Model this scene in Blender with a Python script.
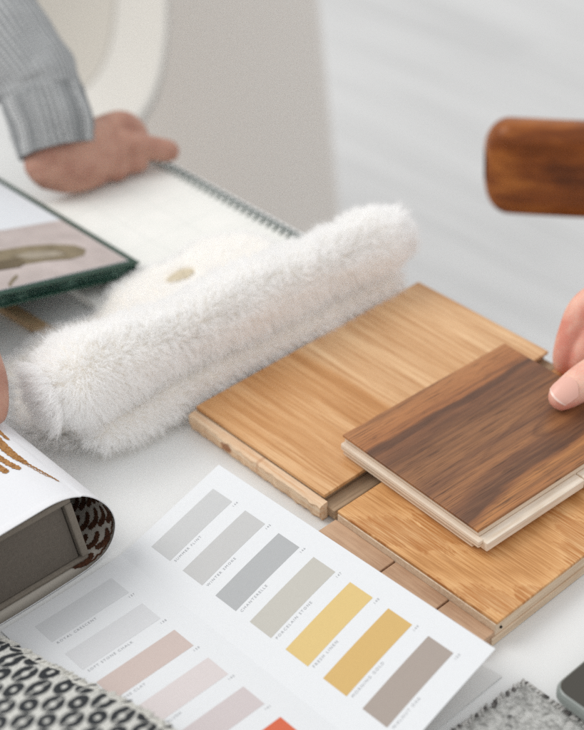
import bpy, bmesh, math, random
import numpy as np
from mathutils import Vector, Matrix, noise as mnoise

random.seed(4); RNG = np.random.default_rng(4)
sc = bpy.context.scene
for o in list(bpy.data.objects): bpy.data.objects.remove(o)
COL = sc.collection

# ------------------------------------------------------------------ camera, world, lamps, exposure
# scene frame: x and y run along the edges of the table, z up, table top at z = 0 (metres)
TH = math.radians(-48.2); CU, SU = math.cos(TH), math.sin(TH)
def tosc(v):                                   # heading-aligned frame -> table frame
    return Vector((v[0]*CU+v[1]*SU, -v[0]*SU+v[1]*CU, v[2]))
FPX = 1450.0; CAMPOS = Vector((0, 0, 0.5))
FW = tosc((0, 0.80388309, -0.59478733)); RT = tosc((0.99964791, -0.01578222, -0.02133041)); UP = tosc((0.02653422, 0.59457791, 0.80360005))
cam_data = bpy.data.cameras.new('camera'); cam = bpy.data.objects.new('camera', cam_data); COL.objects.link(cam)
cam.matrix_world = Matrix(((RT[0], UP[0], -FW[0], CAMPOS[0]), (RT[1], UP[1], -FW[1], CAMPOS[1]), (RT[2], UP[2], -FW[2], CAMPOS[2]), (0, 0, 0, 1)))
cam_data.sensor_fit = 'HORIZONTAL'; cam_data.sensor_width = 36.0; cam_data.lens = FPX/584*36
cam_data.clip_start = 0.02; cam_data.clip_end = 100
cam_data.dof.use_dof = True; cam_data.dof.focus_distance = 0.70; cam_data.dof.aperture_fstop = 7.6; cam_data.dof.aperture_blades = 0
sc.camera = cam

world = bpy.data.worlds.new('World'); sc.world = world; world.use_nodes = True
bg = world.node_tree.nodes['Background']; bg.inputs[0].default_value = (0.985, 0.992, 1.0, 1); bg.inputs[1].default_value = 0.88
def area(name, loc, target, sx, sy, power, col=(1, 1, 1)):
    l = bpy.data.lights.new(name, 'AREA'); l.shape = 'RECTANGLE'; l.size = sx; l.size_y = sy; l.energy = power; l.color = col
    o = bpy.data.objects.new(name, l); COL.objects.link(o); o.location = loc
    o.rotation_euler = (Vector(target)-Vector(loc)).to_track_quat('-Z', 'Y').to_euler(); return o
area('window_light', tosc((-1.7, 1.0, 1.9)), tosc((0.0, 0.55, 0)), 1.5, 1.4, 32, (1.0, 0.985, 0.96))
sc.view_settings.view_transform = 'Standard'; sc.view_settings.look = 'None'; sc.view_settings.exposure = 0.0; sc.view_settings.gamma = 1.0
sc.cycles.use_denoising = False
sc.cycles.max_bounces = 48; sc.cycles.diffuse_bounces = 32; sc.cycles.transmission_bounces = 48

# ------------------------------------------------------------------ helpers
def at(px, py, z):                             # the point at height z that stands under a place in the photograph
    d = FW + RT*((px-292)/FPX) - UP*((py-365)/FPX)
    return CAMPOS + d*((z-CAMPOS.z)/d.z)
def atd(px, py, depth):
    return CAMPOS + (FW + RT*((px-292)/FPX) - UP*((py-365)/FPX))*depth
def lin(r, g, b, k=1.0):
    f = lambda c: (c/255/12.92 if c/255 <= .04045 else ((c/255+.055)/1.055)**2.4)
    return (f(r)*k, f(g)*k, f(b)*k, 1)

MW = {}
def thing(name, label, cat, loc=(0, 0, 0), rotz=0.0, group=None):
    o = bpy.data.objects.new(name, None); COL.objects.link(o); o.empty_display_size = .02
    o.location = loc; o.rotation_euler = (0, 0, rotz); o['label'] = label; o['category'] = cat; o['kind'] = 'thing'
    if group: o['group'] = group
    MW[o.name] = Matrix.Translation(Vector(loc)) @ Matrix.Rotation(rotz, 4, 'Z'); return o
def part(name, verts, faces, mats, parent=None, smooth=False, local=False, matidx=None, uv=None, label=None):
    me = bpy.data.meshes.new(name)
    if parent is not None and not local:
        inv = MW[parent.name].inverted(); verts = [inv @ Vector(v) for v in verts]
    me.from_pydata([tuple(v) for v in verts], [], [tuple(f) for f in faces])
    if not isinstance(mats, (list, tuple)): mats = [mats]
    for m in mats: me.materials.append(m)
    if smooth: me.polygons.foreach_set('use_smooth', [True]*len(me.polygons))
    if matidx is not None: me.polygons.foreach_set('material_index', matidx)
    if uv is not None:
        l = me.uv_layers.new(name='UVMap')
        for lp in me.loops: l.data[lp.index].uv = uv[lp.vertex_index]
    me.update()
    o = bpy.data.objects.new(name, me); COL.objects.link(o)
    if parent is not None: o.parent = parent; MW[o.name] = MW[parent.name]
    else: MW[o.name] = Matrix.Identity(4)
    if label: o['label'] = label
    return o
def structure(o): o['kind'] = 'structure'; return o
class MB:                                      # gathers pieces of ONE mesh
    def __init__(s): s.v = []; s.f = []; s.m = []
    def add(s, v, f, m=0):
        n = len(s.v); s.v += [Vector(p) for p in v]; s.f += [tuple(i+n for i in q) for q in f]; s.m += [m]*len(f)
    def box(s, x0, x1, y0, y1, z0, z1, bev=0.0, seg=2, m=0, shear=None):
        bm = bmesh.new(); bmesh.ops.create_cube(bm, size=1)
        for v in bm.verts: v.co = Vector(((x0+x1)/2+v.co.x*(x1-x0), (y0+y1)/2+v.co.y*(y1-y0), (z0+z1)/2+v.co.z*(z1-z0)))
        if bev: bmesh.ops.bevel(bm, geom=bm.edges[:], offset=bev, segments=seg, affect='EDGES', profile=.5)
        if shear:
            for v in bm.verts: v.co = shear(v.co)
        bm.verts.index_update(); s.add([v.co.copy() for v in bm.verts], [[v.index for v in f.verts] for f in bm.faces], m); bm.free()
    def tube(s, pts, rad, n=12, cap=True, m=0, flat=None, up=None):
        v, f = tube(pts, rad, n, cap, flat, up); s.add(v, f, m)
    def prism(s, poly, x0, x1, m=0):           # poly of (y,z) extruded along x
        n = len(poly); v = [(x0, y, z) for y, z in poly]+[(x1, y, z) for y, z in poly]
        f = [(i, (i+1) % n, n+(i+1) % n, n+i) for i in range(n)]+[tuple(range(n))[::-1], tuple(range(n, 2*n))]
        s.add(v, f, m)
    def build(s, name, mats, parent=None, **k):
        return part(name, s.v, s.f, mats, parent, matidx=s.m if isinstance(mats, (list, tuple)) else None, **k)
def tube(pts, rad, n=12, cap=True, flat=None, up=None):
    pts = [Vector(p) for p in pts]
    if not isinstance(rad, (list, tuple)): rad = [rad]*len(pts)
    if cap:                                    # rounded ends
        P, R = [], []
        d0 = (pts[0]-pts[1]).normalized(); d1 = (pts[-1]-pts[-2]).normalized()
        for a in (82, 60, 35): P.append(pts[0]+d0*rad[0]*math.sin(math.radians(a))); R.append(rad[0]*math.cos(math.radians(a)))
        P += pts; R += rad
        for a in (35, 60, 82): P.append(pts[-1]+d1*rad[-1]*math.sin(math.radians(a))); R.append(rad[-1]*math.cos(math.radians(a)))
        pts, rad = P, R
    v, f = [], []; ref = Vector(up) if up else Vector((0, 0, 1))
    for i, p in enumerate(pts):
        t = (pts[min(i+1, len(pts)-1)]-pts[max(i-1, 0)]).normalized()
        a = t.cross(ref)
        if a.length < 1e-4: a = t.cross(Vector((1, 0, 0)))
        a.normalize(); b = a.cross(t)
        for k in range(n):
            w = 2*math.pi*k/n
            v.append(p + a*math.cos(w)*rad[i] + b*math.sin(w)*rad[i]*(flat or 1))
    for i in range(len(pts)-1):
        for k in range(n): f.append((i*n+k, i*n+(k+1) % n, (i+1)*n+(k+1) % n, (i+1)*n+k))
    f.append(tuple(range(n))[::-1]); f.append(tuple(range((len(pts)-1)*n, len(pts)*n)))
    return v, f
def spline(ctrl, n):                           # Catmull-Rom through control points (any dimension)
    c = [Vector(p) for p in ctrl]; c = [c[0]*2-c[1]]+c+[c[-1]*2-c[-2]]; out = []
    m = len(c)-3
    for i in range(m):
        for j in range(n):
            t = j/n; a, b, d, e = c[i], c[i+1], c[i+2], c[i+3]
            out.append(.5*((2*b)+(d-a)*t+(2*a-5*b+4*d-e)*t*t+(3*b-a-3*d+e)*t**3))
    out.append(c[-2]); return out
def grid_faces(nu, nv):
    return [(i*nv+j, (i+1)*nv+j, (i+1)*nv+j+1, i*nv+j+1) for i in range(nu-1) for j in range(nv-1)]

# ------------------------------------------------------------------ materials
class E:                                       # node arithmetic
    def __init__(s, nt, sock): s.nt = nt; s.s = sock
    def _op(s, op, *a):
        n = s.nt.nodes.new('ShaderNodeMath'); n.operation = op
        for i, x in enumerate((s,)+a):
            if isinstance(x, E): s.nt.links.new(x.s, n.inputs[i])
            else: n.inputs[i].default_value = x
        return E(s.nt, n.outputs[0])
    def __add__(s, o): return s._op('ADD', o)
    def __sub__(s, o): return s._op('SUBTRACT', o)
    def __mul__(s, o): return s._op('MULTIPLY', o)
    def __truediv__(s, o): return s._op('DIVIDE', o)
    def floor(s): return s._op('FLOOR')
    def frac(s): return s._op('FRACT')
    def abs(s): return s._op('ABSOLUTE')
    def sqrt(s): return s._op('SQRT')
    def sin(s): return s._op('SINE')
    def lt(s, o): return s._op('LESS_THAN', o)
    def mod(s, o): return s._op('MODULO', o)
    def step(s, a, b):
        n = s.nt.nodes.new('ShaderNodeMapRange'); n.interpolation_type = 'SMOOTHSTEP'; s.nt.links.new(s.s, n.inputs[0])
        n.inputs[1].default_value = a; n.inputs[2].default_value = b; return E(s.nt, n.outputs[0])
class Mat:
    def __init__(s, name, rough=.5, spec=.4):
        s.m = bpy.data.materials.new(name); s.m.use_nodes = True; s.nt = s.m.node_tree; s.b = s.nt.nodes['Principled BSDF']
        s.b.inputs['Roughness'].default_value = rough; s.b.inputs['Specular IOR Level'].default_value = spec
    def coord(s, kind='Object'):
        t = s.nt.nodes.new('ShaderNodeTexCoord'); return t.outputs[kind]
    def xyz(s, kind='Object'):
        n = s.nt.nodes.new('ShaderNodeSeparateXYZ'); s.nt.links.new(s.coord(kind), n.inputs[0]); return [E(s.nt, o) for o in n.outputs]
    def vec(s, x, y, z):
        n = s.nt.nodes.new('ShaderNodeCombineXYZ')
        for i, e in enumerate((x, y, z)):
            if isinstance(e, E): s.nt.links.new(e.s, n.inputs[i])
            else: n.inputs[i].default_value = e
        return n.outputs[0]
    def noise(s, vec, scale=1, detail=4, rough=.55, dist=0):
        n = s.nt.nodes.new('ShaderNodeTexNoise'); n.inputs['Scale'].default_value = scale; n.inputs['Detail'].default_value = detail
        n.inputs['Roughness'].default_value = rough; n.inputs['Distortion'].default_value = dist; s.nt.links.new(vec, n.inputs['Vector']); return E(s.nt, n.outputs[0])
    def voro(s, vec, scale=1, out=0):
        n = s.nt.nodes.new('ShaderNodeTexVoronoi'); n.inputs['Scale'].default_value = scale; s.nt.links.new(vec, n.inputs['Vector']); return E(s.nt, n.outputs[out])
    def ramp(s, fac, stops, interp='LINEAR'):
        n = s.nt.nodes.new('ShaderNodeValToRGB'); r = n.color_ramp; r.interpolation = interp
        while len(r.elements) < len(stops): r.elements.new(.5)
        for e, (p, c) in zip(r.elements, stops): e.position = p; e.color = c
        s.nt.links.new(fac.s, n.inputs[0]); return n.outputs[0]
    def mix(s, fac, a, b, mode='MIX'):
        n = s.nt.nodes.new('ShaderNodeMix'); n.data_type = 'RGBA'; n.blend_type = mode
        for x, i in ((fac, 0), (a, 6), (b, 7)):
            if isinstance(x, E): s.nt.links.new(x.s, n.inputs[i])
            elif isinstance(x, bpy.types.NodeSocket): s.nt.links.new(x, n.inputs[i])
            else: n.inputs[i].default_value = x
        return n.outputs[2]
    def color(s, c):
        if isinstance(c, bpy.types.NodeSocket): s.nt.links.new(c, s.b.inputs['Base Color'])
        else: s.b.inputs['Base Color'].default_value = c
        return s
    def bump(s, h, strength=.3, dist=.0005):
        n = s.nt.nodes.new('ShaderNodeBump'); n.inputs['Strength'].default_value = strength; n.inputs['Distance'].default_value = dist
        s.nt.links.new(h.s, n.inputs['Height']); s.nt.links.new(n.outputs[0], s.b.inputs['Normal']); return s
    def roughness(s, e): s.nt.links.new(e.s, s.b.inputs['Roughness']); return s

def plain(name, col, rough=.6, spec=.3, nscale=None, namt=.06, bump=0, bdist=.0003):
    m = Mat(name, rough, spec)
    if nscale:
        n = m.noise(m.coord(), nscale, 5)
        d = tuple(c*(1-namt) for c in col[:3])+(1,); u = tuple(min(1, c*(1+namt)) for c in col[:3])+(1,)
        m.color(m.ramp(n, [(.3, d), (.7, u)]))
        if bump: m.bump(n, bump, bdist)
    else: m.color(col)
    return m.m

def oak_material(name, seed, tint=1.0, cathedral=0.0, cx=0.0, cy=0.0, heart=None):
    m = Mat(name, .42, .35); x, y, z = m.xyz()      # grain runs along x
    w = m.noise(m.vec(x*9+seed, y*26, z*30), 1, 3, .5)
    yy = y + (w-.5)*.006
    if cathedral:                                    # flame figure: rings that bend round a heart line
        q = (x-cx)*(x-cx)*cathedral
        yy = yy + q*((y-cy).step(-.05, .05)-.5)*2
    band = m.noise(m.vec(x*7+seed*2, yy*150, 0.0), 1, 3, .55)
    wide = m.noise(m.vec(x*3.5+seed, yy*38, 3.0), 1, 2, .5)
    fine = m.noise(m.vec(x*38, yy*1500, 1.0), 1, 3, .6)
    pore = m.noise(m.vec(x*120+5, yy*2600, 7.0), 1, 2, .5)
    f = band*.52+wide*.36+fine*.22-.05
    k = tint
    c = m.ramp(f, [(.34, lin(168, 114, 66, k)), (.45, lin(200, 148, 98, k)), (.55, lin(213, 166, 117, k)), (.68, lin(223, 183, 138, k))])
    if heart:                                       # paler stretch of the board
        c = m.mix(y.step(heart[0], heart[1])*.5, c, lin(238, 208, 168, k))
        c = m.mix(m.ramp(f, [(.40, (.5, .5, .5, 1)), (.6, (0, 0, 0, 1))]), c, lin(178, 126, 74, k))
    c = m.mix((E(m.nt, m.ramp(pore, [(.60, (0, 0, 0, 1)), (.70, (1, 1, 1, 1))])))*.30, c, lin(140, 88, 44, k))
    line = m.noise(m.vec(x*14+seed, yy*430, 11.0), 1, 5, .7)
    c = m.mix(E(m.nt, m.ramp(line, [(.50, (0, 0, 0, 1)), (.60, (1, 1, 1, 1))]))*.50, c, lin(170, 114, 64))
    big = m.noise(m.vec(x*12, y*12, 9.0), 1, 2)
    c = m.mix(big.step(.35, .75)*.22, c, lin(204, 146, 88, k))
    m.color(c); m.bump(fine+pore*.5, .12, .0002); m.roughness(band*.15+.34); return m.m
def oak_flecked(name, seed):
    m = Mat(name, .42, .35); x, y, z = m.xyz()       # wide flame figure with short dark flecks
    w = m.noise(m.vec(x*14+seed, y*20, 0.0), 1, 3, .55)
    q = (y+.050)*(y+.050)*14.0                        # arcs across the board
    t = x*.5 + q + (w-.5)*.035
    ring = ((t*170).sin()*.5+.5)
    ring2 = ((t*190+1.3).sin()*.5+.5)
    zig = m.noise(m.vec(x*42+seed, y*95, 2.0), 1, 5, .72, .6)
    fleck = m.noise(m.vec(x*34+seed, y*1000, 2.0), 1, 4, .65)
    wide = m.noise(m.vec(x*16, y*24, 6.0), 1, 3)
    c = m.ramp(fleck*.55+wide*.25+ring2*.16+.02, [(.36, lin(184, 130, 76)), (.46, lin(208, 155, 100)), (.56, lin(220, 172, 118)), (.70, lin(230, 190, 140))])
    patch = (ring2*.24+zig*.76+(wide-.5)*.3).step(.49, .57)
    pore = m.noise(m.vec(x*40, y*1500, 4.0), 1, 3, .6)
    c = m.mix(patch*E(m.nt, m.ramp(fleck, [(.36, (1, 1, 1, 1)), (.62, (.3, .3, .3, 1))]))*.95, c, lin(176, 114, 58))
    c = m.mix(E(m.nt, m.ramp(pore, [(.52, (0, 0, 0, 1)), (.64, (1, 1, 1, 1))]))*(ring*.5+.5)*.55, c, lin(158, 102, 52))
    m.color(c); m.bump(fleck+pore*.6, .14, .0002); m.roughness(fleck*.12+.38); return m.m
def walnut_material():
    m = Mat('walnut_veneer', .40, .38); x, y, z = m.xyz()   # grain runs along y; x 0 .. 0.096
    w = m.noise(m.vec(x*45, y*9+2, 0.0), 1, 4, .6); w2 = m.noise(m.vec(x*14+4, y*15, 0.0), 1, 2); w3 = m.noise(m.vec(x*420, y*26, 2.0), 1, 3, .6)
    arc = (x-.045).step(-.012, .03)*((y-.100)*(y-.100)*3.2 - .004)*-.30
    t = x + (w-.5)*.013 + (w2-.5)*.016 + (w3-.5)*.0035 + arc
    t = t/.096
    fine = m.noise(m.vec(x*1300, y*22, 1.0), 1, 4, .65); streak = m.noise(m.vec(x*330, y*7, 5.0), 1, 5, .65); pore = m.noise(m.vec(x*1900, y*60, 8.0), 1, 2, .5)
    c = m.ramp(t, [(0.0, lin(176, 124, 82)), (.10, lin(170, 116, 74)), (.178, lin(158, 104, 66)), (.20, lin(104, 72, 53)), (.225, lin(94, 66, 50)), (.26, lin(126, 86, 61)), (.33, lin(108, 75, 55)), (.36, lin(118, 82, 58)),
                   (.42, lin(136, 96, 67)), (.50, lin(146, 103, 70)), (.57, lin(118, 82, 60)), (.60, lin(140, 98, 68)), (.69, lin(150, 104, 70)), (.74, lin(126, 86, 61)), (.79, lin(106, 74, 55)), (.835, lin(96, 67, 50)), (.86, lin(146, 98, 63)), (.90, lin(178, 124, 76)), (.96, lin(164, 112, 70)), (1.0, lin(150, 104, 68))])
    c = m.mix(E(m.nt, m.ramp(streak, [(.38, (1, 1, 1, 1)), (.52, (0, 0, 0, 1))]))*.45, c, lin(84, 58, 44))
    c = m.mix(E(m.nt, m.ramp(streak, [(.54, (0, 0, 0, 1)), (.70, (1, 1, 1, 1))]))*.35, c, lin(172, 124, 82))
    c = m.mix(E(m.nt, m.ramp(fine, [(.50, (0, 0, 0, 1)), (.62, (1, 1, 1, 1))]))*.42, c, lin(78, 53, 40))
    c = m.mix(E(m.nt, m.ramp(pore, [(.58, (0, 0, 0, 1)), (.66, (1, 1, 1, 1))]))*.6, c, lin(58, 38, 28))
    r_x = (x-.066)+(w-.5)*.010+(w3-.5)*.003; r_y = (y-.108)*.20; rr_ = (r_x*r_x+r_y*r_y).sqrt()
    zone = x.step(.036, .050)*((x*-1.0)+.092).step(0, .010)*y.step(.028, .070)
    arcs = m.ramp((rr_*118.0+(w2-.5)*.8).frac(), [(0.0, (0, 0, 0, 1)), (.55, (.15, .15, .15, 1)), (.80, (1, 1, 1, 1)), (.88, (.2, .2, .2, 1)), (1.0, (0, 0, 0, 1))])
    c = m.mix(zone*E(m.nt, arcs)*.55, c, lin(84, 56, 42))
    g = m.nt.nodes.new('ShaderNodeGamma'); m.nt.links.new(c, g.inputs[0]); g.inputs[1].default_value = .95; c = m.mix(1.0, g.outputs[0], (1.0, .93, .85, 1), 'MULTIPLY')
    m.color(c); m.bump(fine+pore*.6, .14, .0002); m.roughness(streak*.16+.36); return m.m
def edge_wood(name, col, dark, seed=0.0, axis=0, amt=.5, rough=.65):
    m = Mat(name, rough, .25); x, y, z = m.xyz(); a, b = (x, y) if axis == 0 else (y, x)
    n = m.noise(m.vec(a*25+seed, b*500, z*700), 1, 4, .6); n2 = m.noise(m.vec(a*45+seed, b*60, z*80), 1, 2)
    m.color(m.ramp(n*.6+n2*.4, [(.38, dark), (.58, col)])); m.bump(n, .2, .0002); return m.m
def ply_edge(name, zs, axis):
    m = Mat(name, .6, .25); x, y, z = m.xyz(); a = x if axis == 0 else y
    n = m.noise(m.vec(a*60, z*900, 0.0), 1, 4, .6)
    c = m.ramp(z/.014 + (n-.5)*.02, zs); m.color(m.mix(n.step(.4, .7)*.25, c, lin(196, 172, 148))); m.bump(n, .2, .0002); return m.m

# ------------------------------------------------------------------ floor
def floor_material():
    m = Mat('whitewashed_floor_boards', .75, .15); x, y, z = m.xyz()
    row = (y/.14).floor(); f = (y/.14).frac(); sh = (row*.37).frac()
    n = m.noise(m.vec(x*2.2+row*7.3, y*26, 0.0), 1, 4, .6)
    tone = m.noise(m.vec((x/1.1+sh).floor()*3.7, row*5.1, 1.0), 1, 1)
    c = m.ramp(n*.55+tone*.45, [(.3, lin(203, 203, 202)), (.5, lin(220, 220, 219)), (.7, lin(230, 230, 229))])
    gap = (f-.5).abs().step(.485, .498)
    m.color(m.mix(gap*.5, c, lin(150, 150, 148))); m.bump(n-gap, .1, .001); return m.m
structure(part('floor', [(-7, -3, -.74), (5, -3, -.74), (5, 9, -.74), (-7, 9, -.74)], [(0, 1, 2, 3)], floor_material()))

# ------------------------------------------------------------------ table
M_TABLE = plain('white_table_laminate', lin(228, 229, 228), .35, .4, 14, .02)
M_TLEG = plain('white_painted_steel', lin(226, 226, 226), .4, .4, 60, .03)
t = thing('table', 'white table with a smooth top that everything lies on', 'table', (-.45, .1, -.74))
b = MB(); b.box(-1.25, .45, -.5, .5555, -.026, 0, .002, 2); b.build('tabletop', M_TABLE, t)
for px, py in ((-1.15, .45), (-1.15, -.4), (.35, .45), (.35, -.4)):
    b = MB(); b.box(px-.025, px+.025, py-.025, py+.025, -.739, -.027, .003); b.build('leg', M_TLEG, t)

# ------------------------------------------------------------------ things beyond the table
# white bucket chair
M_SHELL = plain('white_moulded_plastic', lin(224, 221, 215), .35, .4, 30, .01)
t = thing('shell_chair', 'white moulded shell chair behind the sweatered arm', 'chair', tuple(atd(-38, 60, 1.42)[:2])+(-.74,))
c0 = atd(-36, -62, 1.42); hx = (RT.xy.normalized()).to_3d(); hy = Vector((-hx.y, hx.x, 0))
def shell_pt(r, a, off=0):                      # dished back of the chair, rim towards the table
    X = math.copysign(abs(math.cos(a))**.62, math.cos(a)); Y = math.copysign(abs(math.sin(a))**.62, math.sin(a))
    return c0 + hx*(X*r*.199) + Vector((0, 0, Y*r*.235)) + hy*(.16-.17*r**3.2*(.55+.45*abs(X))-Y*r*-.05+off)
nr, na = 22, 72; vs = []; fs = []
for k in (0, 1):
    base = len(vs); vs += [shell_pt(max(.02, i/(nr-1)), 2*math.pi*j/na, .008*k) for i in range(nr) for j in range(na)]
    g = [(i*na+j, i*na+(j+1) % na, (i+1)*na+(j+1) % na, (i+1)*na+j) for i in range(nr-1) for j in range(na)]+[tuple(range(na))[::-1]]
    fs += [tuple(base+q for q in (f[::-1] if k else f)) for f in g]
n1 = nr*na; o_ = (nr-1)*na
fs += [(o_+j, o_+(j+1) % na, o_+(j+1) % na+n1, o_+j+n1) for j in range(na)]
part('shell', vs, fs, M_SHELL, t, smooth=True)
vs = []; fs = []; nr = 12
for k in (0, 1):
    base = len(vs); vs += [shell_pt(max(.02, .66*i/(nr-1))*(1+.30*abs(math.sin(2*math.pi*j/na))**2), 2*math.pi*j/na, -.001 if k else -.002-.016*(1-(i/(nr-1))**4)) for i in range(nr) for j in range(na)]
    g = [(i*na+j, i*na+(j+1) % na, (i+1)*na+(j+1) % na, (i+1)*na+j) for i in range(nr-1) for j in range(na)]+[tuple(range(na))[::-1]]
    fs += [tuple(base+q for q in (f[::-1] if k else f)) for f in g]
part('shell_shade', vs, fs, plain('shell_shade_beige', lin(210, 205, 196), .9, .1, 200, .03), t, smooth=True)  # beige inset stands in for the shade inside the dished shell
M_LEGW = edge_wood('beech_leg_wood', lin(205, 170, 125), lin(180, 140, 95))
for sx in (-1, 1):
    for sy in (-1, 1):
        top = c0+hx*(.08*sx)+hy*(.07+.012*sy)+Vector((0, 0, -.224)); bot = c0+hx*(.2*sx)+hy*(.07+.2*sy); bot.z = -.738
        b = MB(); b.tube([top, bot], [.013, .009], 10); b.build('leg', M_LEGW, t, smooth=True)
# pale panel
M_PANEL = plain('warm_grey_painted_panel', lin(230, 226, 221), .6, .2, 5, .012)
pb = atd(331, 120, 1.85); t = thing('room_divider', 'plain warm grey freestanding divider panel beyond the notebook', 'divider', (pb.x, pb.y, -.74))
def wall_pt(u, z, off): return Vector((pb.x, pb.y, z)) + hx*(u) + hy*off
b = MB(); vs = []; H0, H1 = -.735, .75
lean = lambda z: -(z-pb.z)*.085
for off in (0, .03):
    for z in np.linspace(H0, H1, 6):
        vs += [wall_pt(-1.0, z, off), wall_pt(lean(z)-.006, z, off+(.0)), wall_pt(lean(z), z, off+(.006 if off == 0 else -.006))]
fs = []
for k in range(5):
    for j in range(2):
        a = k*3+j; fs.append((a, a+1, a+4, a+3)); a += 18; fs.append((a+1, a, a+3, a+4))
    fs.append((k*3+2, k*3+20, k*3+23, k*3+5)); fs.append((k*3+18, k*3, k*3+3, k*3+21))
fs += [(15, 16, 17, 35, 34, 33), (2, 1, 0, 18, 19, 20)]
part('panel', vs, fs, M_PANEL, t)
for u in (-.9, -.12):
    for w in (0,):
        b = MB(); p = wall_pt(u, -.74, .015); q = [p+hx*a+hy*c for a, c in ((-.03, -.16), (.03, -.16), (.03, .16), (-.03, .16))]
        b.add(q+[x+Vector((0, 0, .02)) for x in q], [(0, 1, 5, 4), (1, 2, 6, 5), (2, 3, 7, 6), (3, 0, 4, 7), (4, 5, 6, 7), (3, 2, 1, 0)]); b.build('foot', M_PANEL, t)
# wooden chair: turned-over top rail at the right
def chair_wood():
    m = Mat('oiled_brown_chair_wood', .3, .3); p = m.coord()
    mp = m.nt.nodes.new('ShaderNodeMapping'); mp.inputs['Rotation'].default_value = (0, 0, math.radians(-48.2)); m.nt.links.new(p, mp.inputs[0])
    s = m.nt.nodes.new('ShaderNodeSeparateXYZ'); m.nt.links.new(mp.outputs[0], s.inputs[0]); x, y, z = [E(m.nt, o) for o in s.outputs]
    n = m.noise(m.vec(x*9, y*90, z*90), 1, 4, .55); n2 = m.noise(m.vec(x*22, y*25, z*40), 1, 3)
    m.color(m.ramp(n*.55+n2*.45, [(.34, lin(88, 42, 10)), (.48, lin(124, 64, 20)), (.62, lin(160, 94, 38))])); m.roughness(n2*.2+.24); m.bump(n, .06, .0005); return m.m
M_CHAIR = chair_wood()
rc = atd(486.5, 171, 1.02); t = thing('wooden_chair', 'dark oiled wood chair with a thick round-ended top rail', 'chair', (rc.x+.2, rc.y+.15, -.74))
MW[t.name] = Matrix.Translation(Vector((rc.x+.2, rc.y+.15, -.74)))
prof = []                                       # section of the rail (depth, height)
for k in range(24):
    a = 2*math.pi*k/24; cx_, sz_ = math.cos(a), math.sin(a)
    prof.append((.013*math.copysign(abs(cx_)**.5, cx_), .0335*math.copysign(abs(sz_)**.45, sz_)))
LR = .44; vs = []; fs = []; NS = 90
for i in range(NS+1):
    s_ = i/NS; s_ = .5-.5*math.cos(math.pi*s_); u = s_*LR
    e = min(u, LR-u)/.017; k = 1.0 if e >= 1 else .30+.70*(1-(1-e)**2.0)**.5
    kd = 1.0 if e >= 1 else .5+.5*(1-(1-e)**2)**.5
    bow = -.02*(1-((u-LR/2)/(LR/2))**2)
    for d_, h_ in prof:
        vs.append(rc+hx*u+hy*(d_*kd+bow+.01+h_*.12)+Vector((0, 0, h_*k)))
n = len(prof)
for i in range(NS):
    for k in range(n): fs.append((i*n+k, i*n+(k+1) % n, (i+1)*n+(k+1) % n, (i+1)*n+k))
fs += [tuple(range(n)), tuple(range(NS*n, NS*n+n))[::-1]]
part('top_rail', vs, fs, M_CHAIR, t, smooth=True)
for u in (.10, .34):
    b = MB(); b.tube([rc+hx*u+hy*.0+Vector((0, 0, -.03)), rc+hx*u+hy*-.015+Vector((0, 0, -.2)), rc+hx*u+hy*-.05+Vector((0, 0, -.74-rc.z+.44))], [.012, .014, .016], 12); b.build('back_post', M_CHAIR, t, smooth=True)
    for dy in (-.05, -.40):
        q = rc+hx*u+hy*dy; b = MB(); b.tube([Vector((q.x, q.y, -.31)), Vector((q.x, q.y, -.728))], [.017, .012], 12); b.build('leg', M_CHAIR, t, smooth=True)
b = MB(); vs = []
for z in (-.318, -.298):
    for a in range(24):
        w = 2*math.pi*a/24; cc, ss = math.cos(w), math.sin(w)
        p = rc+hx*(LR/2+.21*math.copysign(abs(cc)**.6, cc))+hy*(-.225+.21*math.copysign(abs(ss)**.6, ss)); vs.append(Vector((p.x, p.y, z)))
b.add(vs, [(k, (k+1) % 24, 24+(k+1) % 24, 24+k) for k in range(24)]+[tuple(range(24))[::-1], tuple(range(24, 48))]); b.build('seat', M_CHAIR, t)

# ------------------------------------------------------------------ floor-board samples
PALE = lin(226, 198, 166); PALE_D = lin(196, 158, 120)
def jag(x, s): return (mnoise.noise(Vector((x*240, s, 0)))*.0009)
# oak board with the tongue towards the leaflet
t = thing('wood_sample', 'light oak board sample with a pale tongue, lying beside the white fur', 'floor board', (-.448, .463, 0), group='wood floor samples')
X0, X1, Y0, Y1, ZT = -.4987, -.3976, .375, .551, .014
b = MB(); b.box(X0, X1, Y0, Y1, .0118, ZT, .0004, 2); top = b.build('top_layer', oak_material('light_oak_veneer', 3.1, 1.0, heart=(-.0150, -.0095)), t)
M_PALE = edge_wood('pale_spruce_core', PALE, PALE_D, 2.0, 0); M_GREY = edge_wood('weathered_core_side', lin(176, 150, 122), lin(136, 112, 88), 5.0, 1)
b = MB(); b.box(X0+.0003, X1-.0022, Y0+.0003, Y1-.0005, .0004, .01175, .0003, 1); b.build('core', M_GREY, t)
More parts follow.
